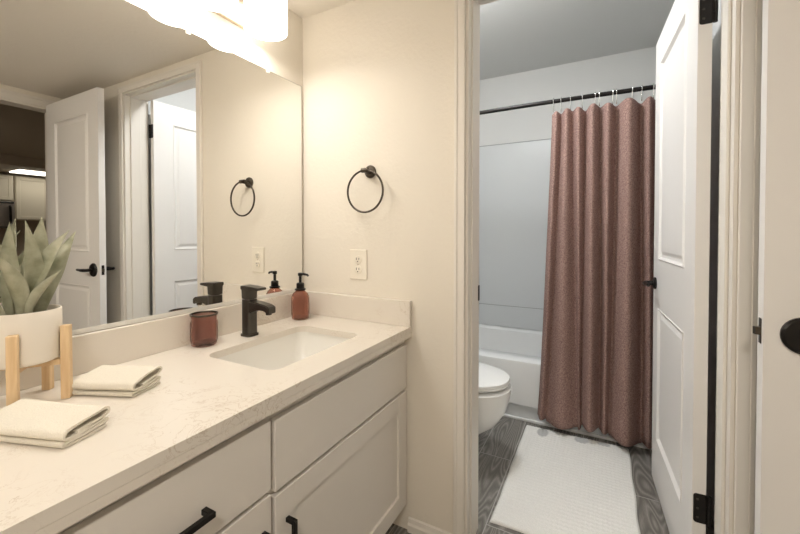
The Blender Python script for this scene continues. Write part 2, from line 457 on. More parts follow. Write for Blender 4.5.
def build_door(name, label, W, H, T, panels, mat4, lever_side, hinges, lever_x, lever_z, levers):
    loc = mat4.translation
    root = thing(name, label, 'door', loc, kind='structure')
    obj('slab', place(door_slab(W, H, T, panels), mat4), M['door'], root)
    for sd, out, RR in levers:
        a, b = lever_bm(sd, T, lever_x, lever_z, out=out, RR=RR)
        r = obj('rosette', place(a, mat4), M['black'], root, smooth=True)
        obj('lever', place(b, mat4), M['black'], r, smooth=True, angle=60)
    a = bm_new(); box(a, W - .0005, W + .0015, -T + .010, -.010, lever_z - .03, lever_z + .03, .001, 1)
    lp = obj('latch_plate', place(a, mat4), M['black'], root)
    a = bm_new(); extrude_poly(a, [(W + .001, -T * .70), (W + .010, -T * .66), (W + .013, -T * .40), (W + .001, -T * .34)], 'z', lever_z - .009, lever_z + .009)
    obj('latch_bolt', place(a, mat4), M['bronze'], lp)
    for z in hinges:
        a, s_ = hinge_bm(T, z)
        h = obj('hinge', place(a, mat4), M['black'], root)
        obj('screws', place(s_, mat4), M['gunmetal'], h)
    return root

# tub-room door: hinge at the right jamb, opened a little past square into the tub room.
# local x (hinge -> free edge) -> world +y (slightly -x); local y=0 face -> world +x side (tub-room face when shut)
ang = math.radians(90 + 2.7)
hin = Vector((1.481, 1.447, 0.012))
R_ = Matrix.Rotation(ang, 4, 'Z')
F_ = Matrix.Scale(-1, 4, (0, 1, 0))         # thickness towards -x
m4 = Matrix.Translation(hin) @ R_ @ F_
TD = 0.035
pan = lambda W, st: [(st, W - st, .23, .815), (st, W - st, 1.03, 1.90)]
build_door('door_1', 'white panelled door standing open into the tub room', 0.685, 2.03, TD, pan(0.685, .125), m4, 1, (0.302, 1.828), 0.685 - .055, 0.92, ((-1, .055, .027),))
# entry door: hinge at the right wall, opened square, its face towards the camera (-y)
hin = Vector((2.227, 1.2, 0.012))
m4 = Matrix.Translation(hin) @ Matrix.Rotation(pi, 4, 'Z') @ F_
build_door('door_2', 'cream panelled entry door swung open in front of the back wall', 0.703, 2.035, 0.035, pan(0.703, .125), m4, 1, (0.25, 1.05, 1.82), 0.703 - .070, 0.921, ((-1, .06, .042), (1, .088, .036)))

# ================================================================== VANITY
VX = 0.516      # face-frame front
# ---- countertop with an undermount cut-out
SX0, SX1, SY0, SY1 = 0.160, 0.440, 0.702, 1.110
CY0 = -0.06
bm = bm_new()
outer = [(0.002, CY0), (0.549, CY0), (0.549, YB - .001), (0.002, YB - .001)]
inner = rrect(SX0, SX1, SY0, SY1, 0.035, 6)
def ring_edges(pts, z):
    vs = [bm.verts.new((x, y, z)) for x, y in pts]
    return vs, [bm.edges.new((vs[i], vs[(i + 1) % len(vs)])) for i in range(len(vs))]
for z in (ZC, ZC - .022):
    vo, eo = ring_edges(outer, z); vi, ei = ring_edges(inner, z)
    bmesh.ops.triangle_fill(bm, edges=eo + ei, use_beauty=True, use_dissolve=False)
    if z == ZC: T_o, T_i = vo, vi
    else:
        for A, B in ((T_o, vo), (T_i, vi)):
            for i in range(len(A)): bm.faces.new((A[i], A[(i + 1) % len(A)], B[(i + 1) % len(B)], B[i]))
box(bm, 0.512, 0.5485, CY0, YB - .001, ZC - .041, ZC - .0225, .0012, 1)      # laminated front drop edge, seam between
top = thing('countertop', 'long cream quartz vanity countertop with tan flecks and front seam', 'countertop', (0.27, 0.62, ZC - .041))
obj('slab', bm, M['quartz'], top)
bm = bm_new(); box(bm, 0.002, 0.020, CY0, YB - .0015, ZC, ZC + .100, .0015, 1)
obj('backsplash', bm, M['quartz'], top)
bm = bm_new(); box(bm, 0.0205, 0.549, YB - .020, YB - .0015, ZC, ZC + .099, .002, 2)
obj('side_splash', bm, M['quartz'], top)
# ---- sink
bm = bm_new()
def off(d, z, r): return [(x, y, z) for x, y in rrect(SX0 - d, SX1 + d, SY0 - d, SY1 + d, r, 6)]
loft(bm, [off(.018, ZC - .0225, .045), off(.004, ZC - .0225, .038), off(.003, ZC - .04, .037), off(-.004, ZC - .09, .04), off(-.02, ZC - .135, .05), off(-.05, ZC - .148, .06), off(-.11, ZC - .152, .03)], cap0=False)
loft(bm, [off(.018, ZC - .0225, .045), off(.016, ZC - .05, .045), off(.008, ZC - .10, .045), off(-.01, ZC - .15, .05), off(-.05, ZC - .165, .06)], cap0=False)
bmesh.ops.remove_doubles(bm, verts=bm.verts[:], dist=.0002)
sk = thing('sink', 'white rectangular undermount basin set into the quartz countertop', 'sink', (.30, .906, ZC - .165))
obj('basin', bm, M['sinkware'], sk, smooth=True)
bm = bm_new(); lathe(bm, [(.021, ZC - .152), (.021, ZC - .150), (.016, ZC - .149), (.006, ZC - .1495)], (.30, .906, 0), 24)
obj('drain', bm, M['gunmetal'], sk, smooth=True)

# ---- cabinets
def bar_pull(p0, p1, out):
    """square bar pull between p0 and p1 on the face x=p0.x, standing `out` proud"""
    bm = bm_new(); x = p0[0]; s = .0055
    lo = [min(p0[i], p1[i]) for i in range(3)]; hi = [max(p0[i], p1[i]) for i in range(3)]
    box(bm, x + out - 2 * s, x + out, lo[1] - s, hi[1] + s, lo[2] - s, hi[2] + s, .0012, 1)
    for p in (p0, p1): box(bm, x, x + out - s, p[1] - s, p[1] + s, p[2] - s, p[2] + s, .001, 1)
    return bm
XF = VX + .019      # drawer and door front
def carcass(y0, y1):
    bm = bm_new(); z1 = ZC - .0412
    box(bm, .02, VX - .018, y0, y0 + .016, .09, z1); box(bm, .02, VX - .018, y1 - .016, y1, .09, z1)
    box(bm, .02, VX - .018, y0, y1, .09, .106)
    box(bm, .02, .026, y0, y1, .09, z1 - .2)
    return bm
def face_frame(y0, y1, rails):
    bm = bm_new(); z1 = ZC - .0412
    box(bm, VX - .018, VX, y0, y0 + .03, .09, z1); box(bm, VX - .018, VX, y1 - .03, y1, .09, z1)
    for a, b in rails: box(bm, VX - .018, VX, y0 + .03, y1 - .03, a, b)
    return bm
def shaker(y0, y1, z0, z1):
    bm = bm_new(); w_ = .062
    box(bm, VX + .001, XF, y0, y0 + w_, z0, z1, .0015, 1); box(bm, VX + .001, XF, y1 - w_, y1, z0, z1, .0015, 1)
    box(bm, VX + .001, XF, y0 + w_ - .001, y1 - w_ + .001, z0, z0 + w_, .0015, 1); box(bm, VX + .001, XF, y0 + w_ - .001, y1 - w_ + .001, z1 - w_, z1, .0015, 1)
    box(bm, VX + .001, XF - .009, y0 + w_ - .002, y1 - w_ + .002, z0 + w_ - .002, z1 - w_ + .002)
    return bm
YS = 0.612
D0, S1 = -0.02, YB - .002
ZT = 0.741
dr = thing('drawer_cabinet', 'white drawer cabinet with long black bar pulls under the countertop', 'cabinet', (.26, (D0 + YS) / 2, 0))
obj('carcass', carcass(D0, YS - .0005), M['cabinet'], dr)
obj('face_frame', face_frame(D0, YS - .0005, ((.09, .13), (.55, .58), (.31, .35), (.72, ZC - .0412))), M['cabinet'], dr)
for (z0, z1, zp) in ((.583, ZT, .644), (.335, .573, .499), (.115, .325, .26)):
    bm = bm_new(); box(bm, VX + .001, XF, D0 + .006, YS - .006, z0, z1, .002, 2)
    d = obj('drawer', bm, M['cabinet'], dr)
    yp = (.442, .16) if zp > .6 else (.581, .05)
    obj('pull', bar_pull((XF, yp[0], zp), (XF, yp[1], zp), .029), M['black'], d)
bm = bm_new(); box(bm, .03, VX - .07, D0, YS - .0005, 0, .09); obj('toe_kick', bm, M['cabinet'], dr)
sb = thing('sink_cabinet', 'white sink cabinet with shaker door beside the towel ring wall', 'cabinet', (.26, (YS + S1) / 2, 0))
obj('carcass', carcass(YS + .0005, S1), M['cabinet'], sb)
obj('face_frame', face_frame(YS + .0005, S1, ((.09, .13), (.53, .57), (.72, ZC - .0412))), M['cabinet'], sb)
bm = bm_new(); box(bm, VX + .001, XF, YS + .006, 1.281, .569, ZT - .006, .002, 2)
obj('false_drawer_front', bm, M['cabinet'], sb)
d = obj('door', shaker(YS + .006, 1.281, .115, .558), M['cabinet'], sb)
obj('pull', bar_pull((XF, .654, .485), (XF, .654, .335), .029), M['black'], d)
bm = bm_new(); box(bm, .03, VX - .07, YS + .0005, S1, 0, .09); obj('toe_kick', bm, M['cabinet'], sb)

# ---- mirror
MZ0, MZ1, MY1 = 0.914, 1.815, 1.284
mir = thing('wall_mirror', 'large frameless mirror above the vanity backsplash', 'mirror', (.003, .6, MZ0))
bm = bm_new(); box(bm, .001, .0065, CY0, MY1, MZ0, MZ1); g = obj('glass', bm, M['mirror'], mir)
bm = bm_new(); box(bm, .0005, .0062, MY1, MY1 + .002, MZ0, MZ1); box(bm, .0005, .0062, CY0, MY1 + .002, MZ1, MZ1 + .0012)
obj('edge', bm, M['bronze'], mir)
bm = bm_new(); box(bm, .0005, .0085, CY0, MY1 + .002, MZ0 - .009, MZ0 - .0002); box(bm, .0068, .0085, CY0, MY1 + .002, MZ0 - .0002, MZ0 + .003)
obj('channel', bm, M['channel'], mir)
for y in (1.093, .761, .43):
    bm = bm_new(); box(bm, .0005, .0105, y - .007, y + .007, MZ1 - .010, MZ1 + .004, .002, 2)
    obj('clip', bm, M['clearclip'], mir)

# ---- vanity light
vl = thing('vanity_light', 'glowing white drum-shade bath light bar above the mirror', 'light', (.002, .65, 1.925))
bm = bm_new(); box(bm, .0, .018, .26, 1.03, 1.926, 2.06, .003, 2); obj('back_plate', bm, M['nickel'], vl)
LY = (.990, .776, .562, .348)
for y in LY:
    bm = bm_new(); lathe(bm, [(.070, 1.906), (.070, 1.898), (.075, 1.898), (.075, 2.015), (.070, 2.022), (.022, 2.023)], (.108, y, 0), 40, cap0=False)
    s = obj('shade', bm, M['shade'], vl, smooth=True)
    bm = bm_new(); lathe(bm, [(.069, 1.908), (.069, 1.9045), (.03, 1.9015)], (.108, y, 0), 36); obj('lamp_diffuser', bm, M['bulb'], s, smooth=True)
    bm = bm_new(); lathe(bm, [(.024, 2.0235), (.024, 2.034), (.014, 2.038)], (.108, y, 0), 24)
    tube(bm, [(.018, y, 2.040), (.06, y, 2.046), (.100, y, 2.044), (.108, y, 2.036)], .008, 10)
    obj('shade_holder', bm, M['bronze'], vl, smooth=True)

# ---- faucet
fy, fx = .917, .099
fc = thing('faucet', 'dark gunmetal single-lever faucet behind the sink', 'faucet', (fx, fy, ZC))
def rsec(x0, x1, y0, y1, z, r=.006): return [(a, b, z) for a, b in rrect(x0, x1, y0, y1, r, 3)]
h_ = .0205
bm = bm_new(); loft(bm, [rsec(fx - .0245, fx + .0245, fy - .0245, fy + .0245, ZC, .012), rsec(fx - .0245, fx + .0245, fy - .0245, fy + .0245, ZC + .007, .012)])
obj('base_flange', bm, M['gunmetal'], fc, smooth=True)
bm = bm_new()
loft(bm, [rsec(fx - h_, fx + h_, fy - h_, fy + h_, ZC + .007, .010), rsec(fx - h_, fx + h_, fy - h_, fy + h_, ZC + .128, .010)])
# spout: deep at the body, thin at the lip
def spsec(x, zt, zb, hw): return [(x, fy - hw, zb), (x, fy + hw, zb), (x, fy + hw, zt), (x, fy - hw, zt)]
sp_ = bm_new()
loft(sp_, [spsec(fx + .012, ZC + .124, ZC + .076, .0185), spsec(fx + .030, ZC + .123, ZC + .088, .0185), spsec(fx + .055, ZC + .121, ZC + .096, .018), spsec(fx + .085, ZC + .117, ZC + .096, .018), spsec(fx + .102, ZC + .113, ZC + .088, .018), spsec(fx + .110, ZC + .108, ZC + .086, .018)])
bmesh.ops.bevel(sp_, geom=sp_.edges[:], offset=.003, segments=2, affect='EDGES')
merge(bm, sp_)
body = obj('body', bm, M['gunmetal'], fc, smooth=True, angle=50)
bm = bm_new(); lathe(bm, [(.010, ZC + .082), (.010, ZC + .092)], (fx + .094, fy, 0), 18); obj('aerator', bm, M['gunmetal'], body, smooth=True)
bm = bm_new(); loft(bm, [rsec(fx - h_, fx + h_, fy - h_, fy + h_, ZC + .131, .009), rsec(fx - .0215, fx + .0215, fy - .0215, fy + .0215, ZC + .164, .009)])
lv = bm_new(); loft(lv, [spsec(fx - .022, ZC + .176, ZC + .162, .0215), spsec(fx + .02, ZC + .175, ZC + .160, .0215), spsec(fx + .064, ZC + .171, ZC + .163, .019)])
bmesh.ops.bevel(lv, geom=lv.edges[:], offset=.002, segments=2, affect='EDGES'); merge(bm, lv)
lathe(bm, [(.017, ZC + .1275), (.017, ZC + .1315)], (fx, fy, 0), 20)
obj('lever', bm, M['gunmetal'], fc, smooth=True, angle=50)

# ---- soap dispenser
sx, sy = .080, 1.192
sd = thing('soap_dispenser', 'ribbed amber glass soap bottle with black pump in the counter corner', 'soap dispenser', (sx, sy, ZC))
bm = bm_new()
prof = [(.029, 0), (.0345, .003), (.0355, .010), (.0350, .016), (.0365, .020), (.0365, .086), (.0355, .094), (.031, .107), (.021, .116), (.0175, .119), (.0175, .125)]
lathe(bm, [(r, ZC + z) for r, z in prof] + [(r - .003, ZC + max(z, .007)) for r, z in prof[::-1]], (sx, sy, 0), 96, ribs=(22, .03, 4, 6))
obj('bottle', bm, M['amber'], sd, smooth=True, angle=70)
bm = bm_new(); lathe(bm, [(.021, ZC + .1205), (.0225, ZC + .122), (.0225, ZC + .127), (.018, ZC + .128), (.016, ZC + .129), (.016, ZC + .148), (.012, ZC + .152)], (sx, sy, 0), 28)
obj('collar', bm, M['black'], sd, smooth=True)
bm = bm_new(); lathe(bm, [(.006, ZC + .151), (.006, ZC + .180), (.0095, ZC + .181), (.010, ZC + .191), (.007, ZC + .194)], (sx, sy, 0), 20)
tube(bm, [(sx, sy, ZC + .188), (sx + .018, sy + .002, ZC + .1885), (sx + .036, sy + .004, ZC + .186), (sx + .040, sy + .004, ZC + .181)], [.0058, .0052, .0044, .004], 12)
obj('pump', bm, M['black'], sd, smooth=True)

# ---- tumbler
tx, ty = .062, .770
tb = thing('glass_tumbler', 'ribbed rose-brown glass tumbler with dark rim near the backsplash', 'tumbler', (tx, ty, ZC))
bm = bm_new()
prof = [(.033, 0), (.0375, .004), (.0390, .014), (.0395, .020), (.0395, .074), (.0375, .081), (.0380, .090), (.0400, .098)]
lathe(bm, [(r, ZC + z) for r, z in prof] + [(r - .003, ZC + max(z, .010)) for r, z in prof[::-1]], (tx, ty, 0), 96, ribs=(24, .02, 3, 4))
obj('cup', bm, M['smoke'], tb, smooth=True, angle=70)
bm = bm_new(); lathe(bm, [(.0408, ZC + .0965), (.0412, ZC + .102), (.0378, ZC + .1025), (.0370, ZC + .0965)], (tx, ty, 0), 40, close=True)
obj('rim', bm, M['bronze'], tb, smooth=True)

# ---- folded cloths: a folded section swept along the cloth's length
def ribbon(path, th):
    """closed outline of a thick 2-D path"""
    P = [Vector(p) for p in path]; L, R = [], []
    for i, p in enumerate(P):
        d = (P[min(i + 1, len(P) - 1)] - P[max(i - 1, 0)]).normalized(); n = Vector((-d.y, d.x))
        L.append(p + n * th / 2); R.append(p - n * th / 2)
    return L + R[::-1]
def catmull(pts, n=6):
    out = []
    for i in range(len(pts) - 1):
        p0 = Vector(pts[max(i - 1, 0)]); p1 = Vector(pts[i]); p2 = Vector(pts[i + 1]); p3 = Vector(pts[min(i + 2, len(pts) - 1)])
        for k in range(n):
            s = k / n; out.append(0.5 * ((2 * p1) + (-p0 + p2) * s + (2 * p0 - 5 * p1 + 4 * p2 - p3) * s * s + (-p0 + 3 * p1 - 3 * p2 + p3) * s ** 3))
    out.append(Vector(pts[-1])); return out
def folded(name, A, B, length, label, layers, th, seed):
    """A, B: counter points of the exposed folded end (front, back); cloth runs away from that end"""
    A = Vector(A); B = Vector(B); v = (B - A).normalized(); u = Vector((-v.y, v.x))
    if u.x > 0: u = -u
    Wd = (B - A).length
    n = 26; bm = bm_new(); secs = []
    out = ribbon(catmull(layers(Wd), 7), th)
    k = len(out)
    for i in range(n + 1):
        s = length * i / n
        dz = .0022 * math.sin(i * .22 + seed) * (i / n)
        sq = 1 - .05 * (i / n)
        row = []
        for p in out:
            wob = .0004 * math.sin(p.x * 40 + i * .5 + seed) * min(1, p.y / .02)
            q = A + v * (p.x * 1.0) + u * (s + .0022 * math.sin(p.x * 60 + p.y * 130 + seed) * (1 if i == 0 or i == n else .3))
            row.append((q.x, q.y, ZC + .0006 + max(0.0, p.y * sq + (dz + wob) * min(1, p.y / .03))))
        secs.append(row)
    loft(bm, secs, False, False)
    bm.verts.ensure_lookup_table()
    for e in (0, n):                                  # ends closed strip by strip, so the folds stay open
        for q in range(k // 2 - 1):
            ids = (q, q + 1, k - 2 - q, k - 1 - q)
            bm.faces.new([bm.verts[e * k + i] for i in ids])
    o = obj(name, bm, M['towel'], loc=((A.x + B.x) / 2, (A.y + B.y) / 2, ZC), smooth=True, angle=60)
    return tag(o, label, 'towel', 'folded cream cloths on the vanity')
def lay(W): return [(W * .96, .0026), (W * .5, .0026), (.006, .003), (.0015, .0062), (.006, .0092), (W * .6, .0092), (W * .93, .0095), (W * .99, .0125), (W * .93, .0155), (W * .5, .0150), (.010, .0150),
                    (.001, .0190), (.0015, .0250), (.008, .0300), (W * .35, .0330), (W * .68, .0385), (W * .88, .0415), (W * .985, .0380), (W * .985, .0300), (W * .85, .0240), (W * .60, .0212), (W * .3, .0198)]
folded('folded_washcloth', (.290, .446), (.257, .524), .145, 'folded cream washcloth behind, between the wooden stand and the tumbler', lay, .0042, 1.0)
folded('folded_washcloth', (.400, .284), (.374, .362), .19, 'folded cream washcloth nearest the counter front, before the plant stand', lambda W: [(a, b * .88) for a, b in lay(W)], .0044, 2.3)

# ---- plant stand and agave
px, py = .109, .327
st = thing('plant_stand', 'pale wooden four-legged stand holding the white plant pot', 'plant stand', (px, py, ZC))
for a in (-30, 49, 131, 226):
    ca, sa = math.cos(math.radians(a)), math.sin(math.radians(a))
    bm = bm_new(); box(bm, -.0082, .0082, -.0082, .0082, ZC, ZC + .160, .0015, 2)
    place(bm, Matrix.Translation((px + .0715 * ca, py + .0715 * sa, 0)) @ Matrix.Rotation(math.radians(a), 4, 'Z'))
    obj('leg', bm, M['beech'], st)
for a, zz in ((-35, .0), (51, .0)):
    bm = bm_new(); box(bm, -.0622, .0622, -.008, .008, ZC + .076, ZC + .088, .001, 1)
    place(bm, Matrix.Translation((px, py, -.0005 if a > 0 else 0)) @ Matrix.Rotation(math.radians(a), 4, 'Z'))
    obj('crossbar', bm, M['beech'], st)
pz = ZC + .0885
ag = thing('potted_agave', 'pale green agave in a white cylinder pot on the wooden stand', 'plant', (px, py, pz))
bm = bm_new()
lathe(bm, [(.052, pz), (.058, pz + .003), (.0612, pz + .010), (.0612, pz + .108), (.0602, pz + .110), (.058, pz + .110), (.0575, pz + .108), (.0575, pz + .012), (.048, pz + .010)], (px, py, 0), 56)
obj('pot', bm, M['pot'], ag, smooth=True)
bm = bm_new(); lathe(bm, [(.0570, pz + .085), (.0570, pz + .097), (.02, pz + .099)], (px, py, 0), 40); obj('soil', bm, M['soil'], ag, smooth=True)
def leaf(base, ctrl, tip, W, outward, th=.0035):
    base, ctrl, tip = Vector(base), Vector(ctrl), Vector(tip); n = 18
    bm = bm_new(); secs = []
    for i in range(n + 1):
        s = i / n
        p = base * (1 - s) ** 2 + ctrl * 2 * s * (1 - s) + tip * s * s
        d = ((ctrl - base) * (1 - s) + (tip - ctrl) * s).normalized()
        o = Vector(outward); o = (o - d * o.dot(d)).normalized()      # away from the plant's heart
        side = d.cross(o).normalized()
        hw = W * (0.50 + 0.50 * math.sin(min(1, s / .52) * pi / 2) ** 1.5) if s < .52 else W * max(0.012, (1 - ((s - .52) / .48) ** 1.5))
        t_ = th * (1 - .8 * s)
        row = []
        for k in (-1, -.55, 0, .55, 1): row.append(p + side * hw * k - o * (hw * .42 * k * k))
        row2 = [q * 1.0 + o * (t_ * (1 - abs(k) ** 2 * .9)) for q, k in zip(row, (-1, -.55, 0, .55, 1))]
        # inner (heart) face = row, outer face = row2 shifted
        secs.append([tuple(q) for q in row] + [tuple(q) for q in row2[::-1]])
    loft(bm, secs)
    return bm
CD = Vector((CAM.x - px, CAM.y - py, 0)).normalized()      # towards the room
RT = Vector((-CD.y, CD.x, 0))                               # along the wall, away from the entry
def L(tip, b, c, W, face):
    """b, c: base and bend as (towards room, along wall, height); face: blade's outer side as (towards room, along wall)"""
    P = lambda q: Vector((px, py, pz)) + CD * q[0] + RT * q[1] + Vector((0, 0, q[2]))
    obj('leaf', leaf(P(b), P(c), Vector(tip), W, CD * face[0] + RT * face[1]), M['leaf'], ag, smooth=True, angle=80)
L((.080, .369, 1.200), (-.022, .012, .094), (-.030, .022, .18), .024, (-1, .15))
L((.135, .324, 1.190), (.004, .006, .094), (.028, .022, .17), .019, (-.9, -.5))
L((.095, .312, 1.187), (-.016, -.014, .094), (-.012, -.030, .17), .018, (-1, -.3))
L((.140, .395, 1.170), (.014, .004, .094), (.024, .016, .19), .021, (-.75, .75))
L((.088, .427, 1.168), (-.008, .026, .094), (-.010, .040, .17), .020, (-.85, .5))
L((.185, .262, 1.128), (.026, -.006, .094), (.040, .004, .16), .016, (1, -.35))
L((.120, .268, 1.165), (.006, -.022, .094), (.016, -.034, .18), .018, (-.5, -.9))
L((.060, .290, 1.175), (-.026, -.014, .094), (-.036, -.028, .18), .019, (-1, 0))
L((.165, .372, 1.085), (.030, .008, .094), (.036, .010, .14), .013, (.7, .7))
L((.150, .225, 1.120), (.016, -.026, .094), (.024, -.060, .17), .017, (.3, -1))
L((.045, .405, 1.130), (-.026, .020, .094), (-.036, .040, .17), .017, (-1, .3))

# ---- towel ring
rx, rz = .361, 1.412
tg = thing('towel_ring', 'black round towel ring mounted on the cream wall', 'towel ring', (rx, YB, rz))
bm = bm_new(); lathe(bm, [(.026, 0), (.026, -.006), (.023, -.010), (.013, -.011)], (rx, YB - .0005, rz), 28, 'y'); obj('rosette', bm, M['bronze'], tg, smooth=True)
bm = bm_new(); tube(bm, [(rx, YB - .010, rz), (rx, YB - .046, rz)], .010, 16); tube(bm, [(rx - .014, YB - .044, rz), (rx + .014, YB - .044, rz)], .0095, 14); obj('post', bm, M['bronze'], tg, smooth=True)
bm = bm_new(); RR = .083
tube(bm, [(rx + RR * math.sin(a), YB - .044, rz - RR + RR * math.cos(a)) for a in [2 * pi * k / 56 for k in range(56)]], .0042, 10, closed=True)
obj('ring', bm, M['bronze'], tg, smooth=True, angle=80)
# ---- outlet
ox, oz = .302, 1.032
ou = thing('wall_outlet', 'white duplex outlet plate on the cream wall below the towel ring', 'outlet', (ox, YB, oz))
bm = bm_new(); box(bm, ox - .042, ox + .042, YB - .006, YB, oz - .062, oz + .062, .003, 2); pl = obj('cover_plate', bm, M['plastic'], ou)
for dz in (.021, -.021):
    bm = bm_new(); lathe(bm, [(.0172, 0), (.0172, -.0085), (.016, -.009)], (ox, YB, oz + dz), 24, 'y')
    r = obj('receptacle', bm, M['plastic'], ou, smooth=True)
    bm = bm_new()
    for dx, hh in ((-.0062, .0048), (.0062, .0040)): box(bm, ox + dx - .0013, ox + dx + .0013, YB - .0094, YB - .008, oz + dz + .003 - hh, oz + dz + .003 + hh)
    lathe(bm, [(.0028, -.008), (.0028, -.0094)], (ox, YB, oz + dz - .008), 12, 'y')
    obj('slots', bm, M['slot'], r)
bm = bm_new(); lathe(bm, [(.0032, -.005), (.0032, -.0070), (.002, -.0076)], (ox, YB, oz), 12, 'y'); obj('screw', bm, M['nickel'], ou)

# ================================================================== TUB ROOM
# ---- bathtub
TZ = .372; TY0, TY1 = 2.385, 3.19
tubo = thing('bathtub', 'white alcove bathtub with flat apron behind the curtain', 'bathtub', (.82, 2.79, 0))
bm = bm_new()
x0, x1 = TL + .003, TR - .003
def ts(d0, d1, dx, z, r): return [(a, b, z) for a, b in rrect(x0 + dx, x1 - dx, TY0 + d0, TY1 - d1, r, 6)]
loft(bm, [ts(.0, 0, 0, .10, .004), ts(0, 0, 0, TZ - .018, .004), ts(.004, 0, 0, TZ - .005, .006), ts(.016, .002, .002, TZ, .012), ts(.135, .045, .07, TZ, .13), ts(.150, .06, .085, TZ - .012, .13), ts(.175, .085, .12, .16, .13), ts(.22, .13, .2, .09, .12), ts(.3, .2, .3, .085, .1)], cap0=True)
sh = obj('shell', bm, M['acrylic'], tubo, smooth=True, angle=40)
bm = bm_new(); box(bm, x0, x1, TY0 + .012, TY0 + .03, .018, .1005); obj('apron_base', bm, M['surround'], tubo)
bm = bm_new(); box(bm, x0, x1, TY0 + .004, TY0 + .03, 0, .018, .003, 1); obj('base_trim', bm, M['acrylic'], tubo)
# ---- surround
su = thing('tub_surround', 'pale grey moulded wall surround above the bathtub', 'tub surround', (.82, TF, TZ))
bm = bm_new(); box(bm, TL + .012, TR - .012, TF - .010, TF - .001, .552, 1.902, .002, 1)
box(bm, TL + .001, TL + .011, 2.40, TF - .001, .552, 1.902, .002, 1); box(bm, TR - .011, TR - .001, 2.40, TF - .001, .552, 1.902, .002, 1)
obj('upper_panel', bm, M['surround'], su)
bm = bm_new(); box(bm, TL + .012, TR - .012, TF - .012, TF - .001, TZ + .002, .548, .002, 1)
box(bm, TL + .001, TL + .011, 2.40, TF - .001, TZ + .002, .548, .002, 1); box(bm, TR - .011, TR - .001, 2.40, TF - .001, TZ + .002, .548, .002, 1)
obj('lower_panel', bm, M['surround'], su)
for z0, z1, yy in ((.5475, .5525, .0085), (1.902, 1.907, .011)):
    bm = bm_new(); box(bm, TL + .012, TR - .012, TF - yy, TF - .001, z0, z1); obj('seam', bm, M['seam'], su)
# ---- rod
RY, RZ = 2.375, 1.925
rod = thing('shower_curtain_rod', 'black shower curtain rod spanning the tub alcove', 'curtain rod', (.82, RY, RZ))
bm = bm_new(); tube(bm, [(TL + .01 + (TR - TL - .02) * i / 16, RY - .02 * math.sin(pi * i / 16), RZ) for i in range(17)], .0125, 14); obj('pole', bm, M['black'], rod, smooth=True)
for x, s in ((TL, 1), (TR, -1)):
    bm = bm_new(); lathe(bm, [(.030, 0), (.030, s * .006), (.018, s * .018)], (x, RY, RZ), 24, 'x'); obj('flange', bm, M['black'], rod, smooth=True)
# ---- curtain
VT = [.935, .985, 1.045, 1.110, 1.185, 1.262, 1.378, 1.440, 1.51]      # valleys at the top
VB = [.868, .915, 1.085, 1.100, 1.195, 1.240, 1.395, 1.452, 1.52]      # and at the hem
AT = [.040, .044, .056, .064, .062, .070, .050, .050]                  # fold depths at the top
AB = [.050, .070, .018, .080, .045, .080, .055, .050]                  # and at the hem
NU, NV = 230, 60
ZTOP, ZBOT = 1.868, .058
bm = bm_new(); g = []
for j in range(NV + 1):
    v = j / NV; row = []
    for i in range(NU + 1):
        u = i / NU * (len(VT) - 1); k = min(int(u), len(VT) - 2); f = u - k
        ph = f ** (.80 if k % 2 else .72)
        e = v ** 1.2
        a = VT[k] * (1 - e) + VB[k] * e; b = VT[k + 1] * (1 - e) + VB[k + 1] * e
        wd = b - a
        x = a + wd * (ph - .03 * math.sin(2 * pi * ph))
        amp = AT[k] * (1 - e) + AB[k] * e
        y = RY + .030 - amp * (.5 - .5 * math.cos(2 * pi * ph))
        y += .006 * math.sin(x * 31 + v * 2.2) * v + .007 * noise.noise((x * 9, v * 3.0, 3.1)) * (.3 + v)
        x += .006 * noise.noise((x * 5, v * 2.5, 8.0)) * v
        z = ZTOP + (ZBOT - ZTOP) * v
        if v < .1: z -= (.011 * (0.5 + .5 * math.cos(2 * pi * ph)) + .005 * math.sin(x * 47)) * (1 - v / .1)
        if v > .97: z -= .010 * math.sin(u * 1.3) * (v - .97) / .03
        if v > .9: z += (.008 - .016 * ((k % 3) - 1)) * (1 - (x - .86) / .65) * (v - .9) / .1
        row.append(bm.verts.new((x, y - .022 - .034 * v, z)))
    g.append(row)
for j in range(NV):
    for i in range(NU): bm.faces.new((g[j][i], g[j + 1][i], g[j + 1][i + 1], g[j][i + 1]))
cu = obj('shower_curtain', bm, M['curtain'], loc=(1.2, RY, ZBOT), smooth=True, angle=180)
so = cu.modifiers.new('thickness', 'SOLIDIFY'); so.thickness = .0022; so.offset = 0
tag(cu, 'dusty rose linen shower curtain hanging in pleats from the black rod', 'shower curtain')
# ---- rings: one per pleat crest and valley
RX = [.945, .985, 1.035, 1.095, 1.160, 1.180, 1.245, 1.262, 1.335, 1.378, 1.430, 1.475]
names = ['first', 'second', 'third', 'fourth', 'fifth', 'sixth', 'seventh', 'eighth', 'ninth', 'tenth', 'eleventh', 'last']
def rod_y(x): return RY - .02 * math.sin(pi * (x - TL - .01) / (TR - TL - .02))
first = None
for x, nm in zip(RX, names):
    lab = f'steel curtain ring on the black rod, {nm} from the open end of the curtain'
    if first is None:
        y = rod_y(x); bm = bm_new()
        n = 22
        pts = [(x, y + .0165 * math.cos(a), RZ + .002 + .0155 * math.sin(a)) for a in [math.radians(-60 + 300 * k / n) for k in range(n + 1)]]
        pts = [(x, y + .001, RZ - .052), (x, y + .006, RZ - .038)] + pts + [(x, y - .006, RZ - .036), (x, y - .003, RZ - .056), (x, y + .002, RZ - .062)]
        tube(bm, pts, .0026, 8)
        first = tag(obj('curtain_ring', bm, M['ring'], loc=(x, y, RZ), smooth=True), lab, 'curtain ring', 'curtain rings on the black rod')
        fx0, fy0 = x, y
    else:
        dup(first, (x - fx0, rod_y(x) - fy0, 0), lab)
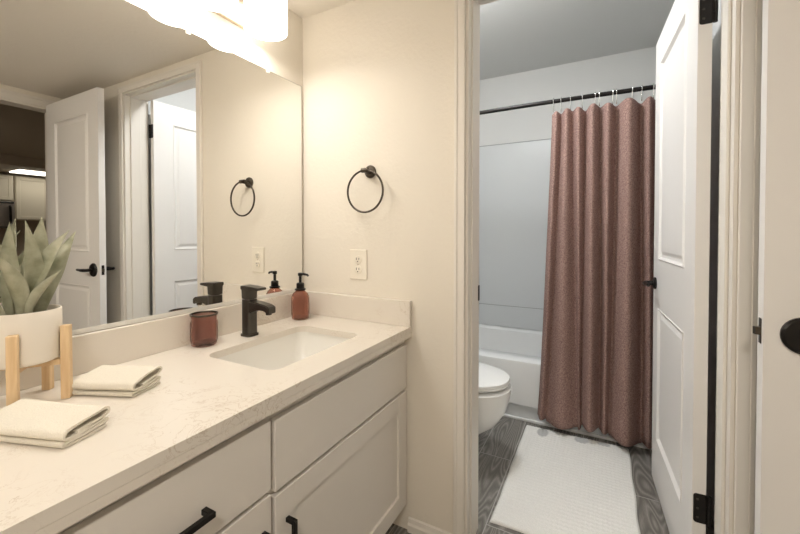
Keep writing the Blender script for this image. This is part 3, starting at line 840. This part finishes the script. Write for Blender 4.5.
# ---- toilet
ty_ = 1.885
to = thing('toilet', 'white toilet with closed lid beside the bathtub', 'toilet', (.40, ty_, 0))
def egg(cx, a_back, a_front, b, z, n=40):
    out = []
    for k in range(n):
        th = 2 * pi * k / n; c_, s_ = math.cos(th), math.sin(th)
        a = a_front if c_ > 0 else a_back
        out.append((cx + a * (abs(c_) ** .9) * (1 if c_ > 0 else -1), ty_ + b * (abs(s_) ** .9) * (1 if s_ > 0 else -1), z))
    return out
bm = bm_new()
loft(bm, [egg(.44, .19, .20, .105, 0), egg(.44, .19, .195, .10, .03), egg(.45, .19, .170, .090, .09), egg(.47, .20, .185, .105, .14), egg(.51, .22, .225, .140, .20), egg(.54, .23, .240, .164, .27), egg(.553, .235, .246, .178, .34), egg(.555, .235, .249, .184, .365), egg(.555, .235, .249, .184, .388), egg(.555, .22, .237, .172, .394)])
box(bm, .10, .36, ty_ - .11, ty_ + .11, .20, .392, .03, 3)
obj('bowl', bm, M['porcelain'], to, smooth=True, angle=40)
bm = bm_new(); loft(bm, [egg(.545, .195, .240, .168, .4075), egg(.545, .203, .250, .178, .4090), egg(.545, .205, .253, .181, .4170), egg(.545, .20, .250, .178, .4205)]); obj('seat', bm, M['porcelain'], to, smooth=True, angle=40)
bm = bm_new(); loft(bm, [egg(.545, .20, .248, .176, .4215), egg(.545, .205, .252, .181, .4230), egg(.545, .205, .250, .180, .435), egg(.545, .18, .225, .155, .442), egg(.545, .08, .1, .07, .445)]); obj('lid', bm, M['porcelain'], to, smooth=True, angle=40)
for s in (-.07, .07):
    bm = bm_new(); lathe(bm, [(.013, .394), (.013, .436), (.010, .440)], (.335, ty_ + s, 0), 16); obj('lid_hinge', bm, M['porcelain'], to, smooth=True)
bm = bm_new(); loft(bm, [[(a, b, .385) for a, b in rrect(.075, .24, ty_ - .20, ty_ + .20, .03)], [(a, b, .74) for a, b in rrect(.055, .255, ty_ - .225, ty_ + .225, .03)]]); obj('tank', bm, M['porcelain'], to, smooth=True, angle=40)
bm = bm_new(); box(bm, .048, .265, ty_ - .235, ty_ + .235, .741, .775, .010, 3); obj('tank_lid', bm, M['porcelain'], to, smooth=True, angle=40)
bm = bm_new(); lathe(bm, [(.013, 0), (.013, .012), (.008, .016)], (.252, ty_ - .15, .68), 16, 'x'); tube(bm, [(.266, ty_ - .15, .68), (.272, ty_ - .12, .678), (.272, ty_ - .07, .674)], .006, 10); obj('flush_lever', bm, M['chrome'], to, smooth=True)
# ---- bath mat with tufted rows
bm = bm_new(); x0, x1, y0, y1 = .805, 1.335, 1.49, 2.34
NX, NY = 90, 150; g = []
for j in range(NY + 1):
    row = []
    for i in range(NX + 1):
        u, v = i / NX, j / NY; x = x0 + (x1 - x0) * u; y = y0 + (y1 - y0) * v
        e = min(u, 1 - u) * (x1 - x0); e2 = min(v, 1 - v) * (y1 - y0); ed = min(1, min(e, e2) / .010)
        h = .011 + .0016 * math.sin(i * pi * .66) * (1 if e > .02 else .4) + .0012 * math.sin(j * pi * .5) + .0012 * noise.noise((x * 25, y * 25, 0))
        h *= math.sqrt(max(0.04, ed))
        h += .004 * max(0, noise.noise((x * 4, y * 3, 5)))
        wx = .004 * noise.noise((y * 7, u * 2, 1)); wy = .004 * noise.noise((x * 7, v * 2, 4))
        row.append(bm.verts.new((x + wx, y + wy, h)))
    g.append(row)
for j in range(NY):
    for i in range(NX): bm.faces.new((g[j][i], g[j][i + 1], g[j + 1][i + 1], g[j + 1][i]))
border = [g[0][i] for i in range(NX + 1)] + [g[j][NX] for j in range(1, NY + 1)] + [g[NY][i] for i in range(NX - 1, -1, -1)] + [g[j][0] for j in range(NY - 1, 0, -1)]
low = [bm.verts.new((v.co.x, v.co.y, .0004)) for v in border]
for i in range(len(border)): k = (i + 1) % len(border); bm.faces.new((border[i], low[i], low[k], border[k]))
bm.faces.new(low)
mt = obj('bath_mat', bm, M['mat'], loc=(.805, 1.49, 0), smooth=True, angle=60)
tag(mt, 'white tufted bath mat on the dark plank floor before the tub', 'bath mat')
# ---- unseen lamps: the tub room's own, then two added as fill
fl = thing('unseen_ceiling_lamp', 'round flush glass lamp on the tub room ceiling', 'lamp', (.58, 1.76, 2.475))
bm = bm_new(); lathe(bm, [(.15, 2.4745), (.15, 2.462), (.14, 2.455)], (.58, 1.76, 0), 32); obj('canopy', bm, M['chrome'], fl, smooth=True)
bm = bm_new(); lathe(bm, [(.138, 2.4545), (.13, 2.425), (.09, 2.40), (.03, 2.39)], (.58, 1.76, 0), 32); obj('diffuser', bm, M['tublamp'], fl, smooth=True)
hl = thing('unseen_ceiling_lamp', 'added round fill lamp, out of view on the low cream ceiling', 'lamp', (1.35, -.60, CEIL))
bm = bm_new(); lathe(bm, [(.15, CEIL - .0005), (.15, CEIL - .013), (.14, CEIL - .02)], (1.35, -.60, 0), 32); obj('canopy', bm, M['nickel'], hl, smooth=True)
bm = bm_new(); lathe(bm, [(.138, CEIL - .0205), (.13, CEIL - .05), (.09, CEIL - .075), (.03, CEIL - .085)], (1.35, -.60, 0), 32); obj('diffuser', bm, M['hallfill'], hl, smooth=True)

ll = thing('unseen_ceiling_lamp', 'added round fill lamp, out of view on the dim ceiling before the kitchen', 'lamp', (5.6, 1.2, 2.46))
bm = bm_new(); lathe(bm, [(.17, 2.4595), (.17, 2.445), (.155, 2.44)], (5.6, 1.2, 0), 32); obj('canopy', bm, M['nickel'], ll, smooth=True)
bm = bm_new(); lathe(bm, [(.153, 2.4395), (.145, 2.41), (.10, 2.38), (.03, 2.37)], (5.6, 1.2, 0), 32); obj('diffuser', bm, M['livingfill'], ll, smooth=True)

# ================================================================== KITCHEN SEEN IN THE MIRROR
def kit_cab(y0, y1, z0, z1, label, ndoor=1):
    x = KX - .33
    r = thing('kitchen_cabinet', label, 'cabinet', (KX - .16, (y0 + y1) / 2, z0), 'upper kitchen cabinets')
    bm = bm_new(); box(bm, x, KX - .001, y0, y1, z0, z1); obj('carcass', bm, M['kitchen'], r)
    bm = bm_new(); w_ = .06; a, b, c_, d = y0 + .012, y1 - .012, z0 + .012, z1 - .012; X0, X1 = x - .02, x - .0005
    for q in ((a, a + w_, c_, d), (b - w_, b, c_, d), (a + w_, b - w_, c_, c_ + w_), (a + w_, b - w_, d - w_, d)): box(bm, X0, X1, q[0], q[1], q[2], q[3], .003, 1)
    box(bm, X0 + .010, X1, a + w_, b - w_, c_ + w_, d - w_); obj('door', bm, M['kitchen'], r)
kit_cab(2.30, 2.86, 1.765, 2.235, 'short pale kitchen cabinet above the microwave in the mirror')
kit_cab(2.88, 3.38, 1.405, 2.235, 'tall pale kitchen cabinet beside the microwave in the mirror')
mw = thing('microwave', 'stainless over-range microwave with dark handle seen in the mirror', 'microwave', (KX - .2, 2.5, 1.22))
bm = bm_new(); box(bm, KX - .38, KX - .001, 2.10, 2.86, 1.25, 1.745, .006, 2); obj('body', bm, M['appliance'], mw)
bm = bm_new(); box(bm, KX - .392, KX - .3805, 2.12, 2.70, 1.28, 1.70, .003, 1); obj('door', bm, M['appliance'], mw)
for z0, z1 in ((1.705, 1.74), (1.252, 1.275)):
    bm = bm_new(); box(bm, KX - .384, KX - .3805, 2.11, 2.85, z0, z1); obj('vent', bm, M['slot'], mw)
bm = bm_new(); tube(bm, [(KX - .393, 2.79, 1.66), (KX - .42, 2.79, 1.64), (KX - .42, 2.79, 1.36), (KX - .393, 2.79, 1.34)], .018, 10); obj('handle', bm, M['black'], mw, smooth=True)
kp = thing('fluorescent_light', 'bright rectangular fluorescent panel on the kitchen ceiling', 'ceiling light', (8.15, 3.0, 2.30))
bm = bm_new(); box(bm, 7.90, 8.40, 2.72, 4.02, 2.285, 2.2995, .003, 1); obj('housing', bm, M['trim'], kp)
bm = bm_new(); box(bm, 7.92, 8.38, 2.74, 4.00, 2.262, 2.2845, .003, 1); obj('diffuser', bm, M['panel'], kp)
